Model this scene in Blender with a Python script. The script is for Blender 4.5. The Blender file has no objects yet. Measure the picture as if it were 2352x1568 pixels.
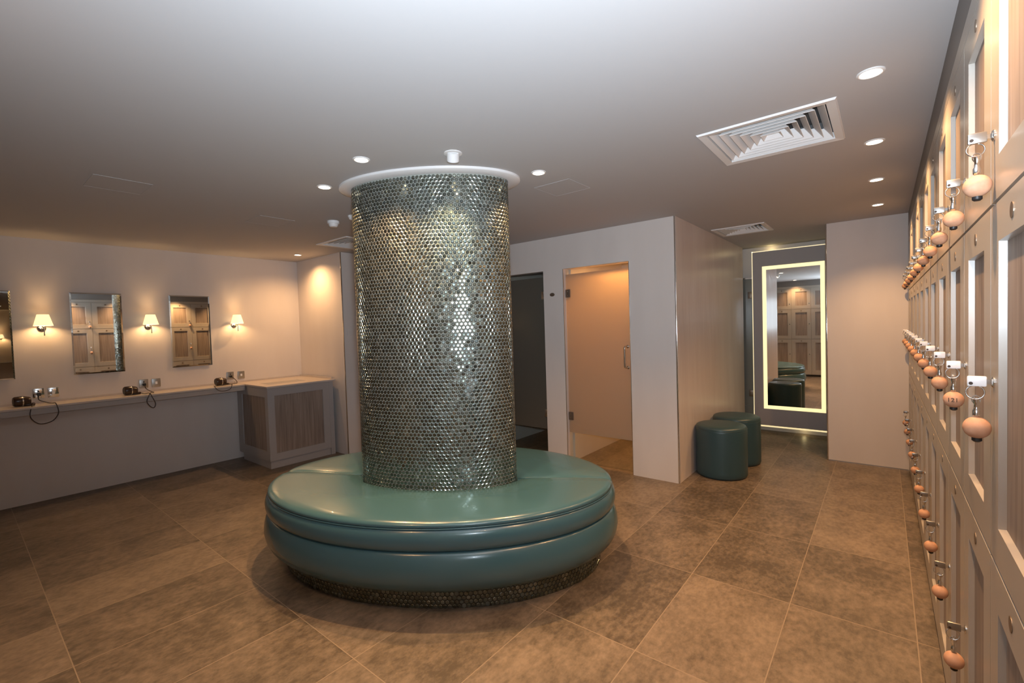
import bpy, bmesh, math, random
from mathutils import Matrix, Vector
random.seed(7)
C = bpy.context.scene.collection
scn = bpy.context.scene
PI = math.pi
CEIL = 2.466

# ------------------------------------------------------------------ camera
cam_d = bpy.data.cameras.new('camera'); cam = bpy.data.objects.new('camera', cam_d); C.objects.link(cam)
cam_d.sensor_width = 36.0; cam_d.lens = 36.0 * 1053.18 / 2352.0
cam_d.clip_start = 0.02; cam_d.clip_end = 60
_r = Matrix.Rotation(0.68181764, 3, 'Z') @ Matrix.Rotation(1.53939864, 3, 'X') @ Matrix.Rotation(-0.0311506, 3, 'Z')
cam.matrix_world = Matrix.Translation((0, 0, 1.5)) @ _r.to_4x4()
scn.camera = cam

# ------------------------------------------------------------------ world, exposure, lamps
w = bpy.data.worlds.new('world'); scn.world = w; w.use_nodes = True
w.node_tree.nodes['Background'].inputs[0].default_value = (0, 0, 0, 1)
scn.view_settings.view_transform = 'Standard'; scn.view_settings.look = 'None'
scn.view_settings.exposure = 0.0; scn.view_settings.gamma = 1.0
scn.view_settings.use_curve_mapping = False
cy = scn.cycles; cy.max_bounces = 8; cy.diffuse_bounces = 4; cy.glossy_bounces = 5; cy.transmission_bounces = 6; cy.caustics_refractive = False; cy.sample_clamp_indirect = 8.0; cy.use_adaptive_sampling = True; cy.adaptive_threshold = 0.025; cy.use_denoising = True
WARM = (1.0, 0.56, 0.24); GOLD = (1.0, 0.78, 0.36); COOL = (0.76, 0.88, 1.0)

def lamp(kind, loc, energy, color, radius=0.03, cone=None, blend=1.0, aim=None):
    d = bpy.data.lights.new('light', kind); d.energy = energy; d.color = color; d.shadow_soft_size = radius
    if kind == 'SPOT': d.spot_size = math.radians(cone); d.spot_blend = blend
    o = bpy.data.objects.new('light', d); C.objects.link(o); o.location = loc
    if aim is not None:
        o.rotation_euler = (Vector(aim) - Vector(loc)).to_track_quat('-Z', 'Y').to_euler()
    return o
# the photographer's flash, turned up at the ceiling
lamp('SPOT', (0.0, 0.04, 1.60), 365, COOL, 0.06, 142, 1.0, aim=(-1.1, 1.45, CEIL+.35))
lamp('SPOT', (0.03, -0.02, 1.60), 35, COOL, 0.06, 110, 1.0, aim=(-0.15, 0.15, CEIL))

# ------------------------------------------------------------------ materials
def mat(name, col, rough=0.5, metal=0.0, spec=0.5, emit=None, estr=0, bump=None, var=None, alpha=None, trans=0, coat=0):
    m = bpy.data.materials.new(name); m.use_nodes = True; nt = m.node_tree; b = nt.nodes['Principled BSDF']
    b.inputs['Base Color'].default_value = (*col, 1); b.inputs['Roughness'].default_value = rough
    b.inputs['Metallic'].default_value = metal; b.inputs['Specular IOR Level'].default_value = spec
    b.inputs['Transmission Weight'].default_value = trans; b.inputs['Coat Weight'].default_value = coat
    if emit: b.inputs['Emission Color'].default_value = (*emit, 1); b.inputs['Emission Strength'].default_value = estr
    N, L = nt.nodes, nt.links
    if bump or var:
        tc = N.new('ShaderNodeTexCoord'); mp = N.new('ShaderNodeMapping'); L.new(tc.outputs['Object'], mp.inputs[0])
        sc = (bump or var)[0]; mp.inputs['Scale'].default_value = sc
        nz = N.new('ShaderNodeTexNoise'); nz.inputs['Scale'].default_value = 1.0; nz.inputs['Detail'].default_value = 5
        L.new(mp.outputs[0], nz.inputs['Vector'])
        if bump:
            bp = N.new('ShaderNodeBump'); bp.inputs['Strength'].default_value = bump[1]; bp.inputs['Distance'].default_value = bump[2]
            L.new(nz.outputs['Fac'], bp.inputs['Height']); L.new(bp.outputs[0], b.inputs['Normal'])
        if var:
            mp2 = N.new('ShaderNodeMapping'); L.new(tc.outputs['Object'], mp2.inputs[0]); mp2.inputs['Scale'].default_value = var[0]
            n2 = N.new('ShaderNodeTexNoise'); n2.inputs['Scale'].default_value = 1.0; n2.inputs['Detail'].default_value = 6
            L.new(mp2.outputs[0], n2.inputs['Vector'])
            rp = N.new('ShaderNodeValToRGB'); rp.color_ramp.elements[0].position = .3; rp.color_ramp.elements[1].position = .7
            rp.color_ramp.elements[0].color = (*var[1], 1); rp.color_ramp.elements[1].color = (*col, 1)
            L.new(n2.outputs['Fac'], rp.inputs[0]); L.new(rp.outputs[0], b.inputs['Base Color'])
    return m

M = {}
M['wall'] = mat('cream_wallcovering', (.70, .645, .61), .5, spec=.35, bump=((160, 160, 14), .12, .002), var=((5, 5, 1.2), (.665, .61, .575)))
M['wall_gloss'] = mat('cream_lacquered_wallcovering', (.70, .62, .57), .3, spec=.5, bump=((22, 22, 2.0), .6, .006), var=((6, 6, 1), (.63, .54, .49)))
M['wall_grey'] = mat('grey_wallcovering', (.42, .385, .37), .5, bump=((160, 160, 14), .1, .002))
M['ceiling'] = mat('ceiling_paint', (.50, .49, .49), .75, spec=.2)
M['white'] = mat('white_paint', (.78, .77, .76), .5)
M['plastic'] = mat('white_plastic', (.85, .85, .87), .3)
M['greige'] = mat('greige_lacquer', (.40, .36, .315), .30, spec=.5)
M['pelmet_shade'] = mat('shaded_pelmet', (.20, .185, .175), .6)  # pelmet over the lockers, shade above the downlight beams put into its colour
M['cab_grey'] = mat('grey_lacquer', (.37, .35, .345), .45)
M['worktop'] = mat('pale_stone_worktop', (.58, .51, .46), .3, var=((30, 30, 30), (.54, .47, .42)))
M['leather'] = mat('teal_leather', (.046, .112, .140), .23, spec=.6, bump=((160, 160, 160), .12, .001), coat=.15)
M['leather_dark'] = mat('dark_teal_leather', (.028, .066, .080), .38, spec=.5, bump=((160, 160, 160), .12, .001))
M['chrome'] = mat('chrome', (.75, .74, .72), .12, 1.0)
M['brushed'] = mat('brushed_steel', (.42, .40, .37), .38, 1.0)
M['dark_metal'] = mat('dark_bronze_plate', (.22, .17, .13), .4, .7)
M['black'] = mat('black_rubber', (.015, .014, .014), .4)
M['brown'] = mat('dark_brown_plastic', (.035, .018, .012), .22)
M['cord'] = mat('dark_cord', (.03, .02, .018), .5)
M['mirror'] = mat('mirror_glass', (.88, .89, .87), .015, 1.0)
M['grout'] = mat('mosaic_grout', (.36, .37, .33), .7)
M['shaded_grout'] = mat('shaded_mosaic_grout', (.07, .07, .06), .7)  # darker copy of the grout, paints the shadow on the ottoman plinth
M['shade'] = mat('lamp_shade_fabric', (.85, .72, .50), .8, emit=(1.0, .70, .34), estr=1.5)
M['bulb'] = mat('lit_lamp', (1, 1, 1), .5, emit=(1.0, .82, .60), estr=9)
M['led'] = mat('lit_led_border', (1, 1, 1), .5, emit=(1.0, .82, .36), estr=1.05)
M['led_edge'] = mat('lit_led_strip', (1, 1, 1), .5, emit=(1.0, .80, .38), estr=.8)
M['cork'] = mat('cork', (.60, .34, .22), .75, var=((60, 60, 60), (.50, .26, .15)))
M['ink'] = mat('ink', (.05, .03, .02), .7)
M['vent_dark'] = mat('vent_shaft', (.10, .10, .10), .9)

def oak(name, c1, c2):
    m = mat(name, c1, .55); nt = m.node_tree; N, L = nt.nodes, nt.links; b = N['Principled BSDF']
    tc = N.new('ShaderNodeTexCoord'); mp = N.new('ShaderNodeMapping'); mp.inputs['Scale'].default_value = (34, 34, 1.3)
    L.new(tc.outputs['Object'], mp.inputs[0])
    nz = N.new('ShaderNodeTexNoise'); nz.inputs['Scale'].default_value = 1.6; nz.inputs['Detail'].default_value = 7; nz.inputs['Distortion'].default_value = .6
    L.new(mp.outputs[0], nz.inputs['Vector'])
    rp = N.new('ShaderNodeValToRGB'); e = rp.color_ramp.elements; e[0].position = .32; e[0].color = (*c2, 1); e[1].position = .66; e[1].color = (*c1, 1)
    L.new(nz.outputs['Fac'], rp.inputs[0]); L.new(rp.outputs[0], b.inputs['Base Color'])
    bp = N.new('ShaderNodeBump'); bp.inputs['Strength'].default_value = .25; bp.inputs['Distance'].default_value = .002
    L.new(nz.outputs['Fac'], bp.inputs['Height']); L.new(bp.outputs[0], b.inputs['Normal'])
    return m
M['oak'] = oak('limed_oak', (.33, .265, .225), (.20, .155, .130))

def floor_mat():
    m = mat('stone_floor_tiles', (.3, .2, .13), .42, spec=.45); nt = m.node_tree; N, L = nt.nodes, nt.links; b = N['Principled BSDF']
    tc = N.new('ShaderNodeTexCoord'); sp = N.new('ShaderNodeSeparateXYZ'); L.new(tc.outputs['Object'], sp.inputs[0])
    def ma(op, a, bb=None, clamp=False):
        n = N.new('ShaderNodeMath'); n.operation = op; n.use_clamp = clamp
        for i, v in enumerate((a, bb)):
            if v is None: continue
            if isinstance(v, (int, float)): n.inputs[i].default_value = v
            else: L.new(v, n.inputs[i])
        return n.outputs[0]
    u = ma('DIVIDE', ma('ADD', sp.outputs[0], .39), .5035); v = ma('DIVIDE', ma('SUBTRACT', sp.outputs[1], .303), .8115)
    fu, fv = ma('FRACT', u), ma('FRACT', v)
    du = ma('MULTIPLY', ma('SUBTRACT', .5, ma('ABSOLUTE', ma('SUBTRACT', fu, .5))), .5035)
    dv = ma('MULTIPLY', ma('SUBTRACT', .5, ma('ABSOLUTE', ma('SUBTRACT', fv, .5))), .8115)
    d = ma('MINIMUM', du, dv); g = ma('LESS_THAN', d, .0022)
    cb = N.new('ShaderNodeCombineXYZ'); L.new(ma('FLOOR', u), cb.inputs[0]); L.new(ma('FLOOR', v), cb.inputs[1])
    wn = N.new('ShaderNodeTexWhiteNoise'); wn.noise_dimensions = '3D'; L.new(cb.outputs[0], wn.inputs['Vector'])
    off = N.new('ShaderNodeVectorMath'); off.operation = 'MULTIPLY_ADD'; L.new(wn.outputs['Color'], off.inputs[0]); off.inputs[1].default_value = (9, 9, 9); L.new(tc.outputs['Object'], off.inputs[2])
    def noise(scale, sx, sy, det, src):
        mp = N.new('ShaderNodeMapping'); mp.inputs['Scale'].default_value = (sx, sy, 1); L.new(src, mp.inputs[0])
        n = N.new('ShaderNodeTexNoise'); n.inputs['Scale'].default_value = scale; n.inputs['Detail'].default_value = det; n.inputs['Roughness'].default_value = .65
        L.new(mp.outputs[0], n.inputs['Vector']); return n.outputs['Fac']
    n1 = noise(4.5, 1, .8, 10, off.outputs[0]); n2 = noise(38, 1.0, .6, 8, off.outputs[0])
    s = ma('ADD', ma('MULTIPLY', n1, .42), ma('MULTIPLY', n2, .44)); s = ma('ADD', s, ma('MULTIPLY', wn.outputs['Value'], .12))
    rp = N.new('ShaderNodeValToRGB'); e = rp.color_ramp.elements
    e[0].position = .38; e[0].color = (.085, .066, .049, 1); e[1].position = .62; e[1].color = (.245, .190, .142, 1)
    L.new(s, rp.inputs[0])
    mx = N.new('ShaderNodeMix'); mx.data_type = 'RGBA'; L.new(g, mx.inputs[0]); L.new(rp.outputs[0], mx.inputs[6]); mx.inputs[7].default_value = (.27, .21, .155, 1)
    L.new(mx.outputs[2], b.inputs['Base Color'])
    bp = N.new('ShaderNodeBump'); bp.inputs['Strength'].default_value = .15; bp.inputs['Distance'].default_value = .003
    L.new(n2, bp.inputs['Height']); L.new(bp.outputs[0], b.inputs['Normal'])
    return m
M['floor'] = floor_mat()

def tile_mat():
    m = mat('glass_penny_mosaic', (.2, .22, .2), .16, .96, spec=.8); nt = m.node_tree; N, L = nt.nodes, nt.links; b = N['Principled BSDF']
    g = N.new('ShaderNodeNewGeometry'); rp = N.new('ShaderNodeValToRGB'); rp.color_ramp.interpolation = 'LINEAR'
    e = rp.color_ramp.elements; e[0].color = (.15, .16, .145, 1); e[1].color = (.33, .355, .32, 1)
    for p, c in ((.25, (.18, .205, .175)), (.5, (.21, .225, .19)), (.75, (.20, .24, .235))):
        k = e.new(p); k.color = (*c, 1)
    L.new(g.outputs['Random Per Island'], rp.inputs[0]); L.new(rp.outputs[0], b.inputs['Base Color'])
    mr = N.new('ShaderNodeMapRange'); mr.inputs[3].default_value = .10; mr.inputs[4].default_value = .30
    wn = N.new('ShaderNodeTexWhiteNoise'); wn.noise_dimensions = '1D'; L.new(g.outputs['Random Per Island'], wn.inputs['W'])
    L.new(wn.outputs['Value'], mr.inputs[0]); L.new(mr.outputs[0], b.inputs['Roughness'])
    return m
M['tiles'] = tile_mat()

def frost(name, col, tr, gl=.12):
    m = bpy.data.materials.new(name); m.use_nodes = True; nt = m.node_tree; N, L = nt.nodes, nt.links; N.remove(N['Principled BSDF'])
    t = N.new('ShaderNodeBsdfTranslucent'); t.inputs[0].default_value = (*tr, 1)
    d = N.new('ShaderNodeBsdfDiffuse'); d.inputs[0].default_value = (*col, 1)
    g = N.new('ShaderNodeBsdfGlossy'); g.inputs['Roughness'].default_value = .18
    a = N.new('ShaderNodeMixShader'); a.inputs[0].default_value = .45; L.new(t.outputs[0], a.inputs[1]); L.new(d.outputs[0], a.inputs[2])
    b = N.new('ShaderNodeMixShader'); b.inputs[0].default_value = gl; L.new(a.outputs[0], b.inputs[1]); L.new(g.outputs[0], b.inputs[2])
    L.new(b.outputs[0], N['Material Output'].inputs[0]); return m
M['frost'] = frost('frosted_glass', (.42, .40, .34), (.85, .74, .56), .06)
M['frost_unlit'] = frost('unlit_frosted_glass', (.20, .19, .16), (.12, .11, .1), .05)  # same frosted glass, darkened in colour for the unlit cubicle behind
M['grey_glass'] = frost('grey_frosted_glass', (.42, .43, .40), (.2, .2, .2), .08)
def thin_glass(name):
    m = bpy.data.materials.new(name); m.use_nodes = True; nt = m.node_tree; N, L = nt.nodes, nt.links; N.remove(N['Principled BSDF'])
    t = N.new('ShaderNodeBsdfTransparent'); t.inputs[0].default_value = (.90, .93, .91, 1); g = N.new('ShaderNodeBsdfGlossy'); g.inputs['Roughness'].default_value = .01
    a = N.new('ShaderNodeMixShader'); a.inputs[0].default_value = .06; L.new(t.outputs[0], a.inputs[1]); L.new(g.outputs[0], a.inputs[2]); L.new(a.outputs[0], N['Material Output'].inputs[0]); return m
M['clear'] = thin_glass('clear_glass')

# ------------------------------------------------------------------ helpers
class MB:
    def __init__(s): s.v = []; s.f = []
    def add(s, vs, fs):
        o = len(s.v); s.v += [tuple(v) for v in vs]; s.f += [tuple(i + o for i in f) for f in fs]; return s
    def box(s, x0, x1, y0, y1, z0, z1, bev=0):
        if bev:
            b = min(bev, abs(x1-x0)/2.01, abs(y1-y0)/2.01, abs(z1-z0)/2.01)
            bm = bmesh.new(); bmesh.ops.create_cube(bm, size=1)
            for v in bm.verts: v.co = ((x0+x1)/2 + v.co.x*(x1-x0), (y0+y1)/2 + v.co.y*(y1-y0), (z0+z1)/2 + v.co.z*(z1-z0))
            bmesh.ops.bevel(bm, geom=bm.edges[:], offset=b, segments=2, affect='EDGES', profile=.5)
            bm.verts.index_update(); s.add([v.co[:] for v in bm.verts], [[v.index for v in f.verts] for f in bm.faces]); bm.free(); return s
        vs = [(x, y, z) for x in (x0, x1) for y in (y0, y1) for z in (z0, z1)]
        return s.add(vs, [(0, 1, 3, 2), (4, 6, 7, 5), (0, 4, 5, 1), (2, 3, 7, 6), (0, 2, 6, 4), (1, 5, 7, 3)])
    def lathe(s, prof, c=(0, 0, 0), axis='z', n=32, cap=True):
        vs = []
        for r, h in prof:
            for i in range(n):
                a = 2*PI*i/n; p = (r*math.cos(a), r*math.sin(a), h)
                if axis == 'x': p = (p[2], p[0], p[1])
                if axis == 'y': p = (p[1], p[2], p[0])
                vs.append((p[0]+c[0], p[1]+c[1], p[2]+c[2]))
        fs = [(k*n+i, k*n+(i+1) % n, (k+1)*n+(i+1) % n, (k+1)*n+i) for k in range(len(prof)-1) for i in range(n)]
        if cap: fs += [tuple(range(n))[::-1], tuple((len(prof)-1)*n+i for i in range(n))]
        return s.add(vs, fs)
    def tube(s, pts, r, n=8, closed=False):
        pts = [Vector(p) for p in pts]; m = len(pts); vs = []; up = None
        for k in range(m):
            if closed: t = pts[(k+1) % m] - pts[k-1]
            else: t = pts[min(k+1, m-1)] - pts[max(k-1, 0)]
            t.normalize()
            if up is None:
                up = Vector((0, 0, 1)) if abs(t.z) < .9 else Vector((1, 0, 0))
            a = (up - t*up.dot(t)).normalized(); bb = t.cross(a); up = a
            for i in range(n):
                an = 2*PI*i/n; vs.append(pts[k] + (a*math.cos(an) + bb*math.sin(an))*r)
        fs = [((k*n+i), (k*n+(i+1) % n), ((k+1) % m*n+(i+1) % n), ((k+1) % m*n+i)) for k in range(m if closed else m-1) for i in range(n)]
        if not closed: fs += [tuple(range(n))[::-1], tuple((m-1)*n+i for i in range(n))]
        return s.add(vs, fs)
    def build(s, name, m, parent=None, smooth=False, loc=None, recalc=True):
        me = bpy.data.meshes.new(name); me.from_pydata(s.v, [], s.f)
        if recalc:
            bm = bmesh.new(); bm.from_mesh(me); bmesh.ops.recalc_face_normals(bm, faces=bm.faces); bm.to_mesh(me); bm.free()
        me.materials.append(m)
        if smooth:
            me.polygons.foreach_set('use_smooth', [True]*len(me.polygons))
            if smooth != 'all': me.set_sharp_from_angle(angle=math.radians(40))
        o = bpy.data.objects.new(name, me); C.objects.link(o)
        if parent: o.parent = parent
        if loc: o.location = loc
        return o
def spline(pts, k=8):
    P = [Vector(p) for p in pts]; P = [P[0]*2-P[1]] + P + [P[-1]*2-P[-2]]; out = []
    for i in range(1, len(P)-2):
        for j in range(k):
            t = j/k; a, b, c, d = P[i-1:i+3]
            out.append(.5*((2*b) + (c-a)*t + (2*a-5*b+4*c-d)*t*t + (-a+3*b-3*c+d)*t**3))
    out.append(P[-2]); return out
def tag(o, label, cat, group=None, kind=None):
    if label: o['label'] = label
    if cat: o['category'] = cat
    if group: o['group'] = group
    if kind: o['kind'] = kind
    return o
def thing(name, label, cat, loc=(0, 0, 0), rz=0, group=None):
    o = bpy.data.objects.new(name, None); C.objects.link(o); o.location = loc; o.rotation_euler = (0, 0, rz)
    o.empty_display_size = .1
    return tag(o, label, cat, group)
def struct(name, mb, m, **k):
    o = mb.build(name, m, **k); o['kind'] = 'structure'; return o
def copy_tree(o, parent=None):
    c = o.copy(); C.objects.link(c)
    if parent: c.parent = parent
    for ch in list(o.children): copy_tree(ch, c)
    return c
ORD = ['nearest', 'second', 'third', 'fourth', 'fifth', 'sixth', 'seventh', 'eighth', 'ninth', 'tenth', 'farthest']

# ------------------------------------------------------------------ room shell
XL, XR = -6.17, 0.183
struct('floor', MB().box(-6.4, 8.3, -0.75, 7.2, -.1, 0), M['floor'])
VENTS = [(-.456, 2.80, .30), (-1.172, 5.42, .255), (-4.49, 2.87, .30)]
xs = sorted({-6.4, 8.3} | {v[0]+s*(v[2]-.03) for v in VENTS for s in (-1, 1)}); ys = sorted({-.75, 7.2} | {v[1]+s*(v[2]-.03) for v in VENTS for s in (-1, 1)})
cb = MB()
for i in range(len(xs)-1):
    for j in range(len(ys)-1):
        cx, cy = (xs[i]+xs[i+1])/2, (ys[j]+ys[j+1])/2
        if any(abs(cx-v[0]) < v[2]-.03 and abs(cy-v[1]) < v[2]-.03 for v in VENTS): continue
        cb.box(xs[i], xs[i+1], ys[j], ys[j+1], CEIL, CEIL+.12)
struct('ceiling', cb, M['ceiling'], recalc=False)
struct('wall_left', MB().box(XL-.2, XL, -.75, 3.03, 0, CEIL), M['wall'])
struct('wall_alcove', MB().box(XL-.2, -5.20, 3.03, 3.20, 0, CEIL).box(-5.20, -5.08, 3.03, 3.205, 0, CEIL), M['wall'])
# side of the alcove block with a doorway, y 3.205 .. 3.95
struct('wall_passage', MB().box(-5.20, -5.08, 3.205, 3.95, 2.12, CEIL).box(-5.20, -5.08, 3.95, 4.22, 0, CEIL), M['wall'])
YB = 4.22
D0, D1, L0, L1, DT = -3.78, -2.948, -2.690, -1.928, 2.109
wc = MB().box(-5.20, D0, YB, YB+.12, 0, CEIL).box(D0, D1, YB, YB+.12, DT, CEIL).box(D1, L0, YB, YB+.12, 0, CEIL)
wc.box(L0, L1, YB, YB+.12, DT, CEIL).box(L1, -1.486, YB, YB+.12, 0, CEIL)
struct('wall_cubicle', wc, M['wall'])
struct('wall_cubicle_side', MB().box(-1.486, -1.474, YB+.014, 6.80, 0, CEIL).box(-1.60, -1.486, YB+.12, 6.80, 0, CEIL), M['wall_gloss'])
struct('wall_cubicle_back', MB().box(-5.20, -1.60, 5.62, 5.72, 0, CEIL), M['wall'])
struct('wall_cubicle_partition', MB().box(-2.80, -2.665, YB+.12, 5.62, 0, CEIL).box(-3.90, -3.80, YB+.12, 5.62, 0, CEIL), M['wall'])
struct('wall_store', MB().box(-5.30, -5.20, 3.20, 5.72, 0, CEIL).box(-6.0, -5.9, 3.2, 4.3, 0, CEIL).box(-5.9, -5.3, 4.2, 4.3, 0, CEIL), M['wall'])
struct('wall_end', MB().box(-.459, .9, 5.79, 6.95, 0, CEIL), M['wall'])
struct('wall_back', MB().box(-2.6, .9, 6.95, 7.1, 0, CEIL).box(-2.6, -2.5, 5.72, 6.95, 0, CEIL), M['wall'])
struct('wall_near', MB().box(-6.4, 8.3, -.95, -.75, 0, CEIL), M['wall'])
struct('wall_near_left', MB().box(-6.17, -4.4, -.75, -.45, 0, CEIL).box(.8, 8.3, -.75, -.45, 0, CEIL), M['wall'])
struct('wall_annex_far', MB().box(8.1, 8.3, -.45, 2.4, 0, CEIL), M['wall'])
struct('wall_annex_side', MB().box(.90, 8.1, 2.3, 2.4, 0, CEIL), M['wall'])
struct('wall_locker_back', MB().box(.75, .90, 1.019, 5.79, 0, CEIL), M['wall'])

# chrome corner trims
def trim(n, x, y, z1=CEIL, s=.012):
    struct(n, MB().box(x-s/2, x+s/2, y-s/2, y+s/2, 0, z1, bev=.004), M['chrome'], smooth=True)
trim('trim_1', -1.480, YB+.006); trim('trim_2', -.462, 5.787); trim('trim_3', -5.077, 3.027)
trim('trim_4', -5.077, 3.208, 2.12); trim('trim_5', L0+.003, YB-.001, DT, .007); trim('trim_6', L1-.003, YB-.001, DT, .007)
struct('baseboard_end', MB().box(-.455, XR-.003, 5.783, 5.789, 0, .008), M['brushed'])

# ------------------------------------------------------------------ glass doors of the cubicles
def hinge(mb, x, y, z, w=.055, h=.085):
    mb.box(x, x+w, y-.012, y+.020, z-h/2, z+h/2, bev=.003)
def glass_door(name, x0, x1, hinge_x, frostm, handle_x=None):
    r = bpy.data.objects.new(name, None); C.objects.link(r); r['kind'] = 'structure'; r.location = ((x0+x1)/2, YB+.05, 0)
    cx = (x0+x1)/2; a, b = x0-cx+.006, x1-cx-.006
    MB().box(a, b, -.005, .005, .33, 2.05).build('frosted_pane', frostm, r)
    MB().box(a, b, -.005, .005, .012, .33).build('clear_pane', M['clear'], r)
    MB().box(a, b, -.005, .005, 2.05, 2.10).build('clear_pane', M['clear'], r)
    for z in (1.845, .51):
        m = MB(); hinge(m, hinge_x-cx, -.002, z); o = m.build('hinge', M['dark_metal'] if handle_x else M['brushed'], r, smooth=True); o['label'] = 'square metal glass hinge'
        m = MB()
        for dz in (-.022, .022): m.lathe([(.006, -.016), (.006, -.012)], (hinge_x-cx+.028, 0, z+dz), 'y', 12)
        m.build('screw', M['chrome'], o, smooth=True)
    if handle_x:
        hx = handle_x-cx
        pts = [(hx+.005, .0, 1.270), (hx, -.045, 1.272), (hx-.004, -.058, 1.262), (hx-.004, -.060, 1.235), (hx-.004, -.060, 1.10), (hx-.004, -.058, 1.070), (hx, -.045, 1.060), (hx+.005, 0, 1.062)]
        m = MB().tube(spline(pts, 6), .010, 12)
        h = m.build('door_handle', M['chrome'], r, smooth='all'); h['label'] = 'chrome D-shaped pull handle'
        m = MB()
        for z in (1.270, 1.062): m.lathe([(.016, -.012), (.016, -.005)], (hx+.005, 0, z), 'y', 16)
        m.build('rosette', M['chrome'], h, smooth=True)
    return r
glass_door('door_1', D0, D1, D1-.06, M['frost_unlit'])
glass_door('door_2', L0, L1, L0+.004, M['frost'], -1.985)
r = bpy.data.objects.new('door_3', None); C.objects.link(r); r['kind'] = 'structure'; r.location = (-5.13, 3.58, 0)
MB().box(-.005, .005, -.365, .360, .012, 2.10).build('frosted_pane', M['frost'], r)
# glazed shower door leaf beside the lit mirror
r = bpy.data.objects.new('door_4', None); C.objects.link(r); r['kind'] = 'structure'; r.location = (-1.43, 6.875, 0)
MB().box(-.10, .055, -.005, .005, .33, 2.05).box(-.10, .055, -.005, .005, .02, .325).build('grey_pane', M['grey_glass'], r)
MB().box(-.10, .055, -.012, .012, 2.05, 2.065).build('head_rail', M['chrome'], r)
for z in (1.83, .50):
    m = MB(); hinge(m, 0.0, -.004, z, .05, .09); m.build('hinge', M['dark_metal'], r, smooth=True)

# warm lamp in the lit cubicle
lamp('SPOT', (-2.02, 4.52, 2.36), 95, (1, .47, .15), .04, 150, .8, aim=(-2.05, 4.70, 0))
lamp('POINT', (-5.22, 3.0+.75, 2.2), 8.0, WARM, .05)

# ------------------------------------------------------------------ ceiling lamps
def downlight(x, y, label, energy=14, cone=114, blend=1.0):
    t = thing('downlight', label, 'ceiling light', (x, y, CEIL), 0, 'recessed ceiling downlights')
    MB().lathe([(.047, 0), (.047, -.003), (.041, -.006), (.037, -.005), (.037, -.001)], n=32, cap=False).build('bezel', M['white'], t, smooth=True)
    MB().lathe([(.0, -.0035), (.037, -.0035), (.037, -.001)], n=32, cap=False).build('lens', M['bulb'], t)
    lamp('SPOT', (x, y, CEIL-.012), energy, WARM, .014, cone, blend)
    return t
RL = [(2.36, 'downlight nearest to the camera in the row beside the lockers'), (3.29, 'second downlight of the row beside the lockers'),
      (4.205, 'third downlight of the row beside the lockers'), (5.15, 'farthest downlight of the row beside the lockers, before the end wall')]
for y, l in RL: downlight(-.036, y, 'small round ' + l, 88)
downlight(-.036, 1.43, 'round downlight of the locker row just outside the picture, above the nearest lockers', 88)
downlight(-.036, 0.50, 'round downlight of the locker row above the photographer', 40)
downlight(-2.273, 1.51, 'round ceiling downlight in front of the mosaic column, left of the adjustable spotlight', 112, 116, 1.0)
downlight(-2.873, 1.62, 'round ceiling downlight left of the mosaic column', 112, 116, 1.0)
downlight(-1.682, 2.39, 'round ceiling downlight just right of the mosaic column', 112, 116, 1.0)
downlight(-5.572, 2.755, 'small ceiling downlight over the corner cabinet', 58, 150, 1.0)
downlight(-3.04, 2.75, 'round downlight behind the mosaic column, on its left', 25)
downlight(-2.35, 2.75, 'round downlight behind the mosaic column, on its right', 30)
downlight(-1.75, -.05, 'round downlight over the locker bank behind the camera', 60)
downlight(5.6, .9, 'round downlight of the far dressing area seen in the left mirror', 130)
# adjustable spotlight
t = thing('spotlight', 'white tilted adjustable spotlight on the ceiling in front of the column', 'ceiling light', (-1.838, 1.80, CEIL))
MB().lathe([(.050, 0), (.050, -.004), (.043, -.006)], n=32).build('bezel', M['white'], t, smooth=True)
sh = MB().lathe([(.034, .012), (.034, -.035), (.031, -.038), (.029, -.030), (.029, -.020)], n=28).build('head', M['white'], t, smooth=True)
sh.rotation_euler = (math.radians(24), math.radians(30), 0); sh.location = (0, 0, -.006)
MB().lathe([(.0, -.031), (.0285, -.031)], n=28, cap=False).build('lens', M['bulb'], sh)
lamp('SPOT', (-1.875, 1.785, CEIL-.055), 45, (1, .82, .45), .02, 95, 1.0, aim=(-2.16, 1.93, 1.2))
# smoke detectors
def detector(x, y, label, s=1):
    t = thing('smoke_detector', label, 'smoke detector', (x, y, CEIL))
    MB().lathe([(.050*s, 0), (.050*s, -.018*s), (.047*s, -.024*s)], n=32).build('base', M['white'], t, smooth=True)
    MB().lathe([(.040*s, -.024*s), (.038*s, -.040*s), (.028*s, -.050*s)], n=32).build('sensor_head', M['white'], t, smooth=True)
detector(-3.71, 2.16, 'round white smoke detector on the ceiling left of the column')
detector(-3.43, 2.17, 'small flat white ceiling disc half hidden behind the column', .7)

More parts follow.
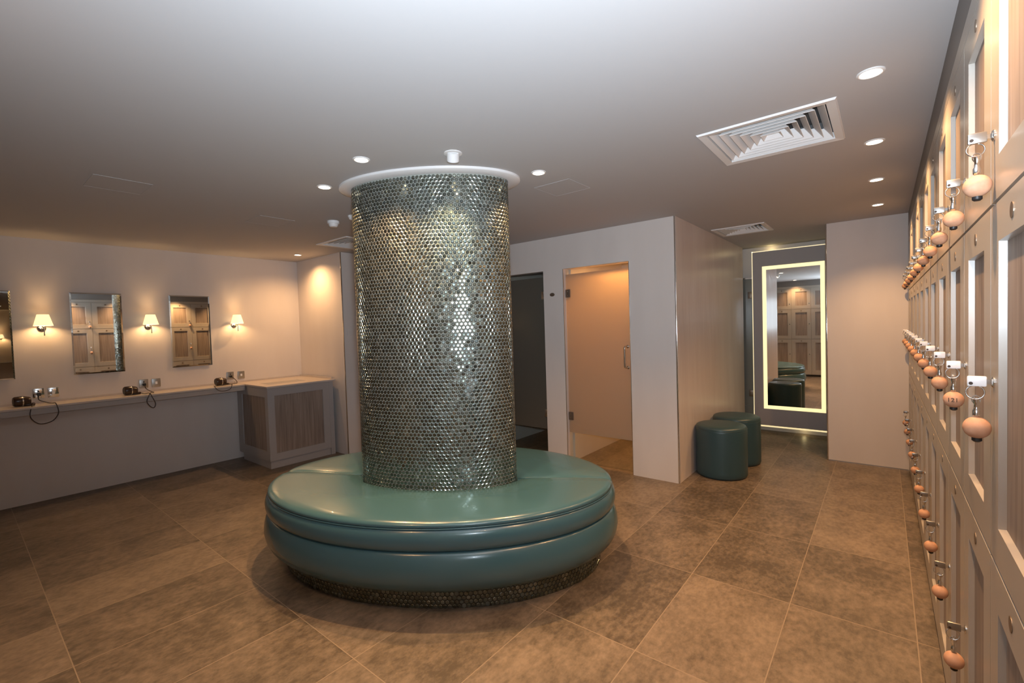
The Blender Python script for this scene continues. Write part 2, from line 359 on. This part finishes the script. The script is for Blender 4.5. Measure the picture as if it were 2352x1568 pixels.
# ceiling diffusers
def diffuser(x, y, h, label, n=6):
    t = thing('air_vent', label, 'air vent', (x, y, CEIL), 0, 'square ceiling air vents')
    f = MB(); o, i = h, h-.042
    z0, z1 = -.010, -.002
    P = [(-1, -1), (1, -1), (1, 1), (-1, 1)]
    vs = [(a*o, b*o, -.001) for a, b in P] + [(a*(o-.006), b*(o-.006), z0) for a, b in P] + [(a*i, b*i, z0+.004) for a, b in P] + [(a*i, b*i, .03) for a, b in P]
    f.add(vs, [(k*4+j, k*4+(j+1) % 4, k*4+4+(j+1) % 4, k*4+4+j) for k in range(3) for j in range(4)])
    f.build('frame', M['white'], t, recalc=False)
    step = i/(n+.3)
    for k in range(n):
        s = i - k*step - .006; s2 = max(s-step*.95, .004); th = .0022
        vs = [(a*s, b*s, .000) for a, b in P] + [(a*s2, b*s2, .045) for a, b in P] + [(a*(s2-th), b*(s2-th), .045) for a, b in P] + [(a*(s-th), b*(s-th), -.002) for a, b in P]
        MB().add(vs, [(q*4+j, q*4+(j+1) % 4, (q+1) % 4*4+(j+1) % 4, (q+1) % 4*4+j) for q in range(4) for j in range(4)]).build('louvre', M['white'], t)
    d = MB(); e = h-.031
    d.box(-e, e, -e, e, .10, .115); d.box(-e, -e+.002, -e, e, .02, .10); d.box(e-.002, e, -e, e, .02, .10); d.box(-e, e, -e, -e+.002, .02, .10); d.box(-e, e, e-.002, e, .02, .10)
    d.build('shaft', M['vent_dark'], t)
diffuser(*VENTS[0], 'large square white louvred air vent on the ceiling near the lockers')
diffuser(*VENTS[1], 'smaller square air vent on the ceiling before the lit mirror')
diffuser(*VENTS[2], 'square air vent on the ceiling partly hidden behind the column')

# access hatches: flush lids in the ceiling with a fine frame
def hatch(x, y, hx, hy, label):
    t = thing('access_hatch', label, 'ceiling hatch', (x, y, CEIL))
    MB().box(-hx, hx, -hy, hy, -.0012, -.0002).build('lid', M['ceiling'], t)
    e = .0018; m = MB()
    m.box(-hx-e, hx+e, -hy-e, -hy, -.002, -.0002).box(-hx-e, hx+e, hy, hy+e, -.002, -.0002).box(-hx-e, -hx, -hy, hy, -.002, -.0002).box(hx, hx+e, -hy, hy, -.002, -.0002)
    m.build('frame', M['ceiling'], t)
hatch(-3.72, .72, .15, .14, 'flush square access hatch in the ceiling left of the column')
hatch(-1.75, 2.77, .14, .14, 'flush square access hatch in the ceiling right of the column')
hatch(-4.06, 1.78, .15, .14, 'flush square access hatch in the ceiling beyond the first, towards the corner cabinet')

# ------------------------------------------------------------------ mosaic column and oval ottoman
OX, OY, OT = -2.36, 2.073, 0.522
ca, cb_ = .532, .263
def ell(a, b, z, n=160): return [(a*math.cos(2*PI*i/n), b*math.sin(2*PI*i/n), z) for i in range(n)]
def ering(rings, n=160, close=False):
    m = MB(); vs = []
    for a, b, z in rings: vs += ell(a, b, z, n)
    k = len(rings)
    m.add(vs, [(q*n+i, q*n+(i+1) % n, (q+1) % k*n+(i+1) % n, (q+1) % k*n+i) for q in range(k if close else k-1) for i in range(n)]); return m
def hex_tiles(a, b, z0, z1, pitch=.0255, tilt=.028):
    S = 2000; P = [(a*math.cos(2*PI*i/S), b*math.sin(2*PI*i/S)) for i in range(S+1)]
    cum = [0]
    for i in range(S): cum.append(cum[-1]+math.dist(P[i], P[i+1]))
    tot = cum[-1]; n = round(tot/pitch); p = tot/n; rowh = p*.866; rows = int((z1-z0)/rowh)
    tab = []; j = 0
    for q in range(2*n):
        s = q*p/2
        while cum[j+1] < s: j += 1
        f = (s-cum[j])/(cum[j+1]-cum[j]); x = P[j][0]+(P[j+1][0]-P[j][0])*f; y = P[j][1]+(P[j+1][1]-P[j][1])*f
        nx, ny = x/a**2, y/b**2; l = math.hypot(nx, ny); tab.append((x, y, nx/l, ny/l))
    V, F = [], []; r = p/math.sqrt(3)*.90
    hexa = [(math.cos(PI/6+PI/3*k), math.sin(PI/6+PI/3*k)) for k in range(6)]
    for row in range(rows):
        z = z0+rowh*(row+.5)
        for c in range(n):
            x, y, nx, ny = tab[(2*c+(row & 1)) % (2*n)]
            N = Vector((nx, ny, 0)); N = (N + Vector((-ny*random.gauss(0, tilt), nx*random.gauss(0, tilt), random.gauss(0, tilt)))).normalized()
            T = Vector((-ny, nx, 0)); T = (T-N*T.dot(N)).normalized(); U = N.cross(T); O = Vector((x, y, z))+Vector((nx, ny, 0))*.0005; o = len(V)
            for rr, h in ((r, 0), (r*.92, .0020), (r*.62, .0034)):
                for cx, cy in hexa: V.append(O+T*(cx*rr)+U*(cy*rr)+N*h)
            for k in range(2):
                for i in range(6): F.append((o+k*6+i, o+k*6+(i+1) % 6, o+k*6+6+(i+1) % 6, o+k*6+6+i))
            F.append(tuple(o+12+i for i in range(6)))
    m = MB(); m.v = [tuple(v) for v in V]; m.f = F; return m
col = thing('mosaic_column', 'oval column clad in glittering grey-green penny mosaic', 'column', (OX, OY, 0), OT)
ering([(ca, cb_, .30), (ca, cb_, CEIL-.001)]).build('column_core', M['grout'], col, smooth='all', recalc=True)
hex_tiles(ca, cb_, .46, CEIL-.018).build('mosaic_tiles', M['tiles'], col, recalc=False)
ering([(ca+.006, cb_+.006, CEIL-.018), (ca+.080, cb_+.080, CEIL-.018), (ca+.085, cb_+.085, CEIL-.014), (ca+.085, cb_+.085, CEIL-.0005)]).build('ceiling_collar', M['white'], col, smooth=True)

ott = thing('oval_ottoman', 'large oval teal leather banquette wrapped round the mosaic column', 'seating', (OX, OY, 0), OT)
pl = ering([(1.065, .665, 0), (1.065, .665, .13)]).build('plinth', M['shaded_grout'], ott, smooth='all')
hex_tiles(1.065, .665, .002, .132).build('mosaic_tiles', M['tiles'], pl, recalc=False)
A, B = 1.15, .782
def off(L): return [(A+d, B+d, z) for d, z in L]
ering([(.60, .33, .118), (.9, .55, .118), (1.00, .64, .118)] + off([(-.085, .121), (-.045, .130), (-.012, .150), (.012, .180), (.028, .215), (.034, .250), (.031, .290), (.022, .325), (.010, .350), (-.003, .363), (-.02, .366)])).build('lower_cushion', M['leather'], ott, smooth='all')
ering(off([(-.02, .364), (.002, .367), (.014, .380), (.021, .405), (.022, .430), (.016, .455), (.006, .473), (-.004, .481), (-.02, .484)])).build('middle_band', M['leather'], ott, smooth='all')
m = MB(); m.tube([(x, y, .4835) for x, y, z in ell(A+.002, B+.002, 0, 200)], .0045, 8, True); m.build('piping', M['leather'], ott, smooth='all')
# top cushion, dipped along the two seams on the long axis
def top_cushion():
    n = 360; prof = [(-.02, .484), (-.001, .486), (.004, .494), (.001, .504), (-.010, .513), (-.030, .5185), (-.07, .5215), (-.16, .5235)]
    rings = [(A+d, B+d, z) for d, z in prof]
    for t in (.25, .5, .75, .92): rings.append(((A-.16)*(1-t)+(ca+.004)*t, (B-.16)*(1-t)+(cb_+.004)*t, .5235-.018*t*t))
    rings.append((ca+.006, cb_+.006, .485))
    vs = []
    for q, (a, b, z) in enumerate(rings):
        for i in range(n):
            th = 2*PI*i/n; th = th if th < PI else th-2*PI
            x, y = a*math.cos(th), b*math.sin(th); dz = 0
            dz = -.007*math.exp(-abs(y)/.010)-.006*math.exp(-(y/.05)**2)
            if q < 2: dz = 0
            vs.append((x, y, z+dz))
    # denser angular steps near the seams
    k = len(rings); m = MB(); m.add(vs, [(q*n+i, q*n+(i+1) % n, (q+1)*n+(i+1) % n, (q+1)*n+i) for q in range(k-1) for i in range(n)]); return m
top = top_cushion().build('top_cushion', M['leather'], ott, smooth='all')
for s in (-1, 1):
    MB().tube([(s*(ca+.012), 0, .497), (s*.75, 0, .506), (s*.95, 0, .511), (s*(A-.07), 0, .510), (s*(A-.015), 0, .502), (s*(A+.001), 0, .492)], .0022, 6).build('seam', M['leather'], top, smooth='all')

# ------------------------------------------------------------------ round stools
def stool(x, y, label):
    t = thing('round_stool', label, 'stool', (x, y, 0), .4, 'dark teal round stools')
    MB().lathe([(.0, .0), (.205, .0), (.222, .006), (.2295, .025), (.230, .06), (.230, .44), (.229, .457), (.2275, .459)], n=72, cap=False).build('drum', M['leather_dark'], t, smooth='all')
    MB().lathe([(.2275, .4605), (.2285, .466), (.222, .482), (.207, .490), (.15, .494), (.0, .496)], n=72, cap=False).build('seat_pad', M['leather_dark'], t, smooth='all')
    MB().tube([(.2285*math.cos(a*PI/36), .2285*math.sin(a*PI/36), .460) for a in range(72)], .0028, 6, True).build('piping', M['leather_dark'], t, smooth='all')
stool(-1.240, 4.727, 'dark teal leather drum stool nearer the camera, against the wall')
stool(-1.223, 5.249, 'dark teal leather drum stool behind the other, towards the lit mirror')

# ------------------------------------------------------------------ lockers
W_, G_ = .43, .0035
ROWS = [('bottom', .055, .958, .165, .868), ('middle', .966, 1.726, 1.048, 1.645), ('top', 1.734, 2.262, 1.820, 2.178)]
def make_locker():
    t = thing('locker', 'locker', 'locker')
    # front at y = 0, opening towards -y, body behind it; x from 0 (lock side) to W_
    m = MB().box(0, .014, .021, .50, .05, 2.32).box(W_-.014, W_, .021, .50, .05, 2.32).box(.014, W_-.014, .49, .50, .05, 2.32)
    for z in (.05, .955, 1.723, 2.27): m.box(.014, W_-.014, .024, .49, z, z+.014)
    m.build('carcass', M['greige'], t)
    MB().box(0, W_, 0, .021, 2.266, 2.320).build('head_rail', M['greige'], t)
    MB().box(0, W_, .03, .045, 0, .05).build('kickboard', M['black'], t)
    for nm, z0, z1, i0, i1 in ROWS:
        x0, x1, a0, a1 = G_/2, W_-G_/2, .088, W_-.088; dp = .0125; sl = .002
        m = MB(); o = [(x0, 0, z0), (x1, 0, z0), (x1, 0, z1), (x0, 0, z1)]; i = [(a0, 0, i0), (a1, 0, i0), (a1, 0, i1), (a0, 0, i1)]
        i2 = [(a0+sl, dp, i0+sl), (a1-sl, dp, i0+sl), (a1-sl, dp, i1-sl), (a0+sl, dp, i1-sl)]; bk = [(x, .021, z) for x, _, z in o]; ib = [(x, .021, z) for x, _, z in i]
        m.add(o+i+i2+bk+ib, [(j, (j+1) % 4, 4+(j+1) % 4, 4+j) for j in range(4)] + [(4+j, 4+(j+1) % 4, 8+(j+1) % 4, 8+j) for j in range(4)]
              + [(j, 12+j, 12+(j+1) % 4, (j+1) % 4) for j in range(4)] + [(12+j, 16+j, 16+(j+1) % 4, 12+(j+1) % 4) for j in range(4)] + [(8+j, 8+(j+1) % 4, 16+(j+1) % 4, 16+j) for j in range(4)])
        d = m.build('door', M['greige'], t)
        p = MB().box(a0+.001, a1-.001, dp-.0002, dp+.006, i0+.001, i1-.001)
        for q in (1, 2): # fine grooves between boards
            pass
        p.build('door_panel', M['oak'], d)
        zc = (i1+z1)/2
        nd = MB().lathe([(.015, -.0012), (.015, .002)], (W_/2, 0, zc), 'y', 20).build('number_disc', M['dark_metal'], d); nd['label'] = 'small round dark metal number disc'
        zl = {'bottom': .575, 'middle': 1.350, 'top': 1.872}[nm]
        MB().lathe([(.0120, 0), (.0120, -.002), (.010, -.0035), (.008, -.0045), (.006, -.005)], (.040, 0, zl), 'y', 18).build('lock', M['chrome'], d, smooth=True)
    return t
lk = make_locker()
def place_locker(first, x, y, rz, label, group):
    o = lk if first else copy_tree(lk)
    o.location = (x, y, 0); o.rotation_euler = (0, 0, rz); o['label'] = label; o['group'] = group; return o
NCOL = 11
cols = [1.449+W_*k for k in range(NCOL)]
for k, ye in enumerate(cols):
    place_locker(k == 0, XR, ye, -PI/2, f'{ORD[k]} three-door limed oak locker column from the camera on the right', 'limed oak locker columns along the right side')
mir = []
for k in range(8):
    mir.append((-1.0-W_*k, k))
for x, k in mir:
    place_locker(False, x+W_*0, -.25, PI, f'limed oak locker column {["first", "second", "third", "fourth", "fifth", "sixth", "seventh", "eighth"][k]} from the right in the bank behind the camera', 'locker columns behind the camera')
struct('trim_7', MB().box(XR+.002, .74, 1.019, 5.785, 2.322, CEIL), M['pelmet_shade'])
struct('trim_8', MB().box(XR+.001, .72, 5.750, 5.788, 0, 2.32), M['greige'])
struct('trim_9', MB().box(XR+.001, .75, 1.003, 1.018, 0, CEIL), M['greige'])
struct('trim_10', MB().box(-4.44, -.98, -.75, -.252, 2.322, CEIL), M['pelmet_shade'])
struct('wall_near_right', MB().box(-.97, .8, -.75, -.45, 0, CEIL), M['wall'])

# ------------------------------------------------------------------ keys with cork floats
def make_fob(head_m, name='key_fob'):
    t = thing(name, 'key fob', 'key fob')          # origin at the front of the lock, lock axis along -x
    k = MB().box(-.018, .001, -.0015, .0015, -.005, .005).build('key_blade', M['chrome'], t)
    h = MB().box(-.036, -.005, -.0035, .0035, -.011, .012, bev=.003).build('key_head', head_m, t, smooth=True)
    MB().lathe([(.0035, -.0042), (.0035, .0042)], (-.030, 0, -.004), 'y', 14).build('key_hole', M['ink'], h)
    rc = (-.023, 0, -.024); rr = .0145
    MB().tube([(rc[0]+rr*math.cos(a*PI/12), .004*math.sin(a*PI/12), rc[2]+rr*math.sin(a*PI/12)) for a in range(24)], .0014, 6, True).build('split_ring', M['chrome'], t, smooth='all')
    c = MB().lathe([(.0025, -.036), (.0055, -.039), (.0055, -.047), (.004, -.050), (.0045, -.060), (.0065, -.064), (.0065, -.074), (.003, -.078)], (-.021, 0, 0), 'z', 14)
    c.tube([(-.021+.0065*math.cos(a*PI/8), 0, -.040+.009*math.sin(a*PI/8)) for a in range(16)], .0015, 6, True)
    c.build('swivel_clip', M['chrome'], t, smooth=True)
    prof = [(.0228*math.sin(PI*i/16) + .0003, -.0235*math.cos(PI*i/16)) for i in range(17)]
    b = MB().lathe([(r, z) for r, z in prof], (-.0205, 0, -.101), 'z', 28).build('cork_float', M['cork'], t, smooth='all')
    MB().lathe([(.003, 0), (.0085, -.001), (.0085, -.007), (.005, -.010)], (-.0205, 0, -.1225), 'z', 16).build('end_cap', M['black'], b, smooth=True)
    MB().lathe([(.002, -.076), (.002, -.082)], (-.0205, 0, 0), 'z', 8).build('cord', M['black'], b)
    return t
pw = make_fob(M['plastic']); pc = make_fob(M['brushed'])
used = {id(pw): False, id(pc): False}
for nm, zl, proto in (('middle', 1.350, pw), ('top', 1.872, pc), ('bottom', .575, pc)):
    for k, ye in enumerate(cols):
        o = proto if not used[id(proto)] else copy_tree(proto); used[id(proto)] = True
        o.location = (XR-.0055, ye-.040, zl); o.rotation_euler = (0, 0, random.uniform(-.10, .10))
        hd = 'white-headed' if nm == 'middle' else 'steel-headed'
        o['label'] = f'{hd} key with cork float on the {nm} door of the {ORD[k]} locker column'
        o['group'] = 'keys with cork floats on the lockers'
        if nm == 'middle' and k == 1:
            fc = bpy.data.curves.new('number_mark', 'FONT'); fc.body = '121'; fc.size = .017; fc.extrude = .0004; fc.align_x = 'CENTER'; fc.align_y = 'CENTER'
            fc.materials.append(M['ink']); fo = bpy.data.objects.new('number_mark', fc); C.objects.link(fo); fo.parent = o
            d = Vector((-.10, -1.0, .10)).normalized(); c0 = Vector((-.0205, 0, -.101))
            fo.rotation_euler = (PI/2, 0, math.atan2(d.x, -d.y)*-1 if False else math.atan2(-.10, 1.0)*1)
            fo.location = c0 + Vector((-.0025, -.0238, .001))
            bpy.context.view_layer.update(); tm = bpy.data.meshes.new_from_object(fo.evaluated_get(bpy.context.evaluated_depsgraph_get()))
            to = bpy.data.objects.new('number_mark', tm); C.objects.link(to); to.parent = o; to.location = fo.location; to.rotation_euler = fo.rotation_euler; bpy.data.objects.remove(fo)

# ------------------------------------------------------------------ lit mirror panel at the end of the passage
t = thing('lit_mirror', 'tall mirror with glowing yellow border on a grey panel at the passage end', 'mirror', (-.93, 6.80, 0))
MB().box(-.422, .44, -.015, .015, .10, 2.385, bev=.002).build('panel', M['wall_grey'], t)
mx0, mx1, mz0, mz1, bw = -.309, .373, .32, 2.19, .046
MB().box(mx0+bw, mx1-bw, -.0185, -.0152, mz0+bw, mz1-bw).build('mirror_glass', M['mirror'], t)
MB().box(mx0, mx1, -.0183, -.0152, mz0, mz0+bw).box(mx0, mx1, -.0183, -.0152, mz1-bw, mz1).box(mx0, mx0+bw, -.0183, -.0152, mz0+bw, mz1-bw).box(mx1-bw, mx1, -.0183, -.0152, mz0+bw, mz1-bw).build('light_border', M['led'], t)
s_ = MB().box(-.434, -.423, .0, .014, .10, 2.397).box(-.434, .44, .0, .014, 2.386, 2.397).box(-.42, .44, .0, .014, .075, .092)
s_.build('led_strip', M['led_edge'], t)
lamp('POINT', (-1.15, 6.885, 2.41), .25, GOLD, .02); lamp('POINT', (-.8, 6.885, .06), .12, GOLD, .02)

# ------------------------------------------------------------------ dressing counter, cabinet
t = thing('dressing_counter', 'long pale wall counter with grey apron under the mirrors', 'counter', (XL, 0, 0))
MB().box(.001, .32, -.44, 2.19, .905, .925, bev=.003).build('worktop', M['worktop'], t)
MB().box(.001, .018, -.44, 2.19, .9255, .945).build('upstand', M['worktop'], t)
MB().box(.30, .318, -.44, 2.19, .855, .904).build('apron', M['cab_grey'], t)
t = thing('corner_cabinet', 'grey panelled corner cabinet with pale top and towel slot', 'cabinet', (XL, 2.195, 0))
X1, Y1 = .872, .79
def framed(mb, ax, pos, a0, a1, z0, z1, m0, m1, n0, n1, dp):
    # a board with a rectangular recess, facing +x (ax='x') or -y (ax='y')
    def P(a, z, d): return (pos-d, a, z) if ax == 'x' else (a, pos+d, z)
    o = [P(a0, z0, 0), P(a1, z0, 0), P(a1, z1, 0), P(a0, z1, 0)]; i = [P(m0, n0, 0), P(m1, n0, 0), P(m1, n1, 0), P(m0, n1, 0)]; j = [P(m0, n0, dp), P(m1, n0, dp), P(m1, n1, dp), P(m0, n1, dp)]
    mb.add(o+i+j, [(q, (q+1) % 4, 4+(q+1) % 4, 4+q) for q in range(4)]+[(4+q, 4+(q+1) % 4, 8+(q+1) % 4, 8+q) for q in range(4)])
b = MB(); framed(b, 'x', X1, .012, .735, .085, .905, .085, .655, .165, .815, .012); framed(b, 'y', .012, .03, X1, .085, .905, .16, .80, .19, .80, .012)
b.box(.35, X1-.03, .03, .78, .75, .90); b.box(.001, .03, .03, .78, .09, .90)
b.build('body', M['cab_grey'], t, recalc=False)
MB().box(X1-.018, X1-.012, .083, .657, .163, .817).build('front_panel', M['oak'], t)
MB().box(.158, .802, .024, .030, .188, .802).build('side_panel', M['oak'], t)
MB().box(X1-.022, X1-.002, .737, .790, .0, .905).build('filler_strip', M['cab_grey'], t)
MB().box(.12, X1-.014, .022, .735, 0, .083).build('plinth', M['cab_grey'], t)
wt = MB().box(.001, X1+.020, .0, .815, .906, .926, bev=.003).build('worktop', M['worktop'], t)
MB().box(.001, .016, .0, .815, .9265, .945).box(.016, X1-.05, .80, .815, .9265, .945).build('upstand', M['worktop'], t)
MB().box(.44, .66, .12, .56, .9262, .9272).build('towel_slot', M['cab_grey'], wt)

# ------------------------------------------------------------------ wall mirrors, sconces, sockets, dryers
def wall_mirror(y0, label):
    t = thing('wall_mirror', label, 'mirror', (XL, y0, 0), 0, 'frameless wall mirrors over the counter')
    MB().box(.001, .016, .02, .372, 1.185, 1.95).build('backing', M['dark_metal'], t)
    b_ = .012; o = [(0, 1.166), (.392, 1.166), (.392, 1.972), (0, 1.972)]; i = [(b_, 1.166+b_), (.392-b_, 1.166+b_), (.392-b_, 1.972-b_), (b_, 1.972-b_)]
    MB().add([(.0165, y, z) for y, z in o]+[(.0185, y, z) for y, z in o]+[(.0205, y, z) for y, z in i], [(0, 1, 2, 3)]+[(q, (q+1) % 4, 4+(q+1) % 4, 4+q) for q in range(4)]+[(4+q, 4+(q+1) % 4, 8+(q+1) % 4, 8+q) for q in range(4)]+[(8, 9, 10, 11)]).build('mirror_glass', M['mirror'], t)
wall_mirror(-.012, 'frameless wall mirror at the left edge, cut by the picture frame')
wall_mirror(.770, 'frameless wall mirror in the middle, between the two left lamps')
wall_mirror(1.570, 'frameless wall mirror nearest the corner cabinet, between the two right lamps')

def make_sconce():
    t = thing('wall_sconce', 'sconce', 'wall lamp')      # origin on the wall, projecting +x
    MB().lathe([(.030, .001), (.030, .010), (.024, .014), (.010, .016)], (0, -.004, 1.630-1.630), 'x', 28).build('wall_plate', M['chrome'], t, smooth=True)
    MB().tube(spline([(.012, 0, 0), (.05, 0, -.004), (.085, 0, .0), (.10, 0, .018), (.10, 0, .07)], 6), .0055, 10).build('arm', M['chrome'], t, smooth='all')
    MB().lathe([(.004, .012), (.004, -.050), (.006, -.054), (.004, -.060)], (.10, .004, -.012), 'z', 12).build('pull_rod', M['chrome'], t, smooth=True)
    MB().lathe([(.012, .0), (.013, .020), (.009, .034)], (.10, 0, .004), 'z', 18).build('lamp_holder', M['chrome'], t, smooth=True)
    s = MB().lathe([(.068, .020), (.041, .124)], (.10, 0, 0), 'z', 40, cap=False).build('lamp_shade', M['shade'], t, smooth='all')
    MB().lathe([(.002, .036), (.012, .045), (.014, .065), (.008, .085), (.001, .09)], (.10, 0, 0), 'z', 14).build('bulb', M['bulb'], t, smooth='all')
    return t
sc0 = make_sconce()
for k, (y, l) in enumerate([(.574, 'lit wall lamp with cream shade between the left and middle mirrors'), (1.380, 'lit wall lamp with cream shade between the middle and right mirrors'), (2.222, 'lit wall lamp with cream shade right of the last mirror, nearest the corner')]):
    o = sc0 if k == 0 else copy_tree(sc0); o.location = (XL, y, 1.628); o['label'] = l; o['group'] = 'wall lamps over the counter'
    lamp('POINT', (XL+.10, y, 1.628+.055), 8.5, (1.0, .60, .26), .022)
# the same station far off on the opposite side of the building, seen in the left mirror
o = copy_tree(sc0); o.location = (8.1, 1.02, 1.628); o.rotation_euler = (0, 0, PI); o['label'] = 'lit wall lamp seen only inside the left mirror'; o['group'] = 'wall lamps over the counter'
lamp('POINT', (8.0, 1.02, 1.683), 10, (1.0, .60, .26), .022)
t = thing('side_counter', 'dim counter seen only inside the left mirror', 'counter', (8.1, 0, 0))
MB().box(-.36, -.001, -.4, 2.28, .895, .925).build('worktop', M['cab_grey'], t)

def socket(y, z, label, mm, twin=True):
    t = thing('wall_socket', label, 'socket', (XL, y, z), 0, 'paired metal wall sockets above the counter')
    MB().box(.0005, .008, -.039, .039, -.046, .046, bev=.003).build('plate', mm, t, smooth=True)
    m = MB()
    if twin:
        m.box(.0078, .0095, -.006, .006, .012, .024)
        m.box(.0078, .0095, -.020, -.012, -.012, -.006).box(.0078, .0095, .012, .020, -.012, -.006)
        m.build('pin_slot', M['black'], t)
    else:
        m.box(.0078, .011, -.010, .010, -.014, .014, bev=.001).build('switch', M['plastic'], t)
for (a, b2), s, mm in (((.523, .622), 'left', M['chrome']), ((1.312, 1.420), 'middle', M['brushed']), ((2.150, 2.272), 'right', M['brushed'])):
    where = {'left': 'below the leftmost lamp', 'middle': 'below the middle lamp', 'right': 'below the lamp nearest the corner'}[s]
    socket(a, 1.018, f'square steel socket with the hair dryer plug, {where}', mm, True)
    socket(b2, 1.015, f'square steel switch plate right of the plugged socket, {where}', mm, False)

def dryer(y, rz, label, cord, sock_y):
    x = XL+.16; z = .9255
    t = thing('hair_dryer', label, 'hair dryer', (x, y, z), rz, 'brown hair dryers on the counter')
    MB().lathe([(.014, -.054), (.038, -.052), (.044, -.042), (.0455, -.005), (.043, .02), (.036, .045), (.030, .056), (.026, .058), (.024, .048)], (0, 0, .047), 'y', 28).build('barrel', M['brown'], t, smooth=True)
    MB().lathe([(.0458, .000), (.0462, .004), (.0450, .008)], (0, 0, .047), 'y', 28, cap=False).build('band', M['chrome'], t, smooth=True)
    MB().lathe([(.0365, -.0528), (.020, -.0538), (.006, -.055)], (0, 0, .047), 'y', 20).build('intake_grille', M['black'], t, smooth=True)
    MB().box(-.022, .006, .010, .038, .0, .018, bev=.006).box(-.024, .024, .018, .085, .0, .024, bev=.010).build('handle', M['brown'], t, smooth=True)
    M_ = t.matrix_basis if False else Matrix.Translation((x, y, z)) @ Matrix.Rotation(rz, 4, 'Z')
    inv = M_.inverted(); st = M_ @ Vector((.0, .083, .012))
    pts = [st] + [Vector(p) for p in cord] + [Vector((XL+.030, sock_y, 1.008))]
    MB().tube([inv @ p for p in spline(pts, 10)], .0038, 8).build('cord', M['cord'], t, smooth='all')
    MB().box(XL+.008, XL+.040, sock_y-.013, sock_y+.013, .995, 1.022, bev=.004).build('plug', M['black'], t).matrix_local = inv
dryer(.400, .12, 'dark brown hair dryer at the left end, its cord looping below the counter',
      [(-5.90, .462, .945), (-5.845, .440, .895), (-5.842, .437, .84), (-5.845, .465, .79), (-5.845, .508, .766), (-5.845, .575, .785), (-5.845, .612, .84), (-5.842, .612, .895), (-5.86, .600, .940), (-5.95, .590, .933), (-6.07, .565, .934), (-6.135, .520, .960)], .523)
dryer(1.165, .12, 'dark brown hair dryer in the middle of the counter with a small cord loop',
      [(-5.93, 1.262, .932), (-5.865, 1.290, .938), (-5.843, 1.305, .900), (-5.843, 1.330, .830), (-5.843, 1.318, .788), (-5.843, 1.290, .800), (-5.843, 1.262, .850), (-5.843, 1.270, .895), (-5.868, 1.300, .940), (-5.95, 1.345, .934), (-6.06, 1.350, .934), (-6.13, 1.322, .965)], 1.312)
dryer(1.990, .12, 'dark brown hair dryer nearest the corner cabinet, cord drooping over the apron',
      [(-5.95, 2.085, .934), (-5.865, 2.060, .938), (-5.843, 2.030, .890), (-5.843, 1.965, .875), (-5.843, 1.905, .893), (-5.865, 1.880, .938), (-5.92, 1.915, .934), (-5.99, 2.12, .934), (-6.09, 2.195, .936), (-6.13, 2.185, .975)], 2.150)

# small things on the walls
t = thing('light_switch', 'flat square switch plate on the narrow wall left of the column', 'switch', (-5.08, 3.12, 1.50))
MB().box(.0005, .006, -.040, .040, -.043, .043, bev=.002).build('plate', M['wall'], t)
MB().box(.006, .009, -.012, .012, -.016, .016, bev=.001).build('rocker', M['wall'], t)
t = thing('door_sign', 'small oval brushed metal sign between the two cubicle doors', 'sign', (-2.834, YB-.0005, 1.842))
o = MB().lathe([(.030, -.004), (.032, -.002), (.032, 0)], (0, 0, 0), 'y', 32).build('plate', M['dark_metal'], t, smooth=True); o.scale = (1, 1, .62)
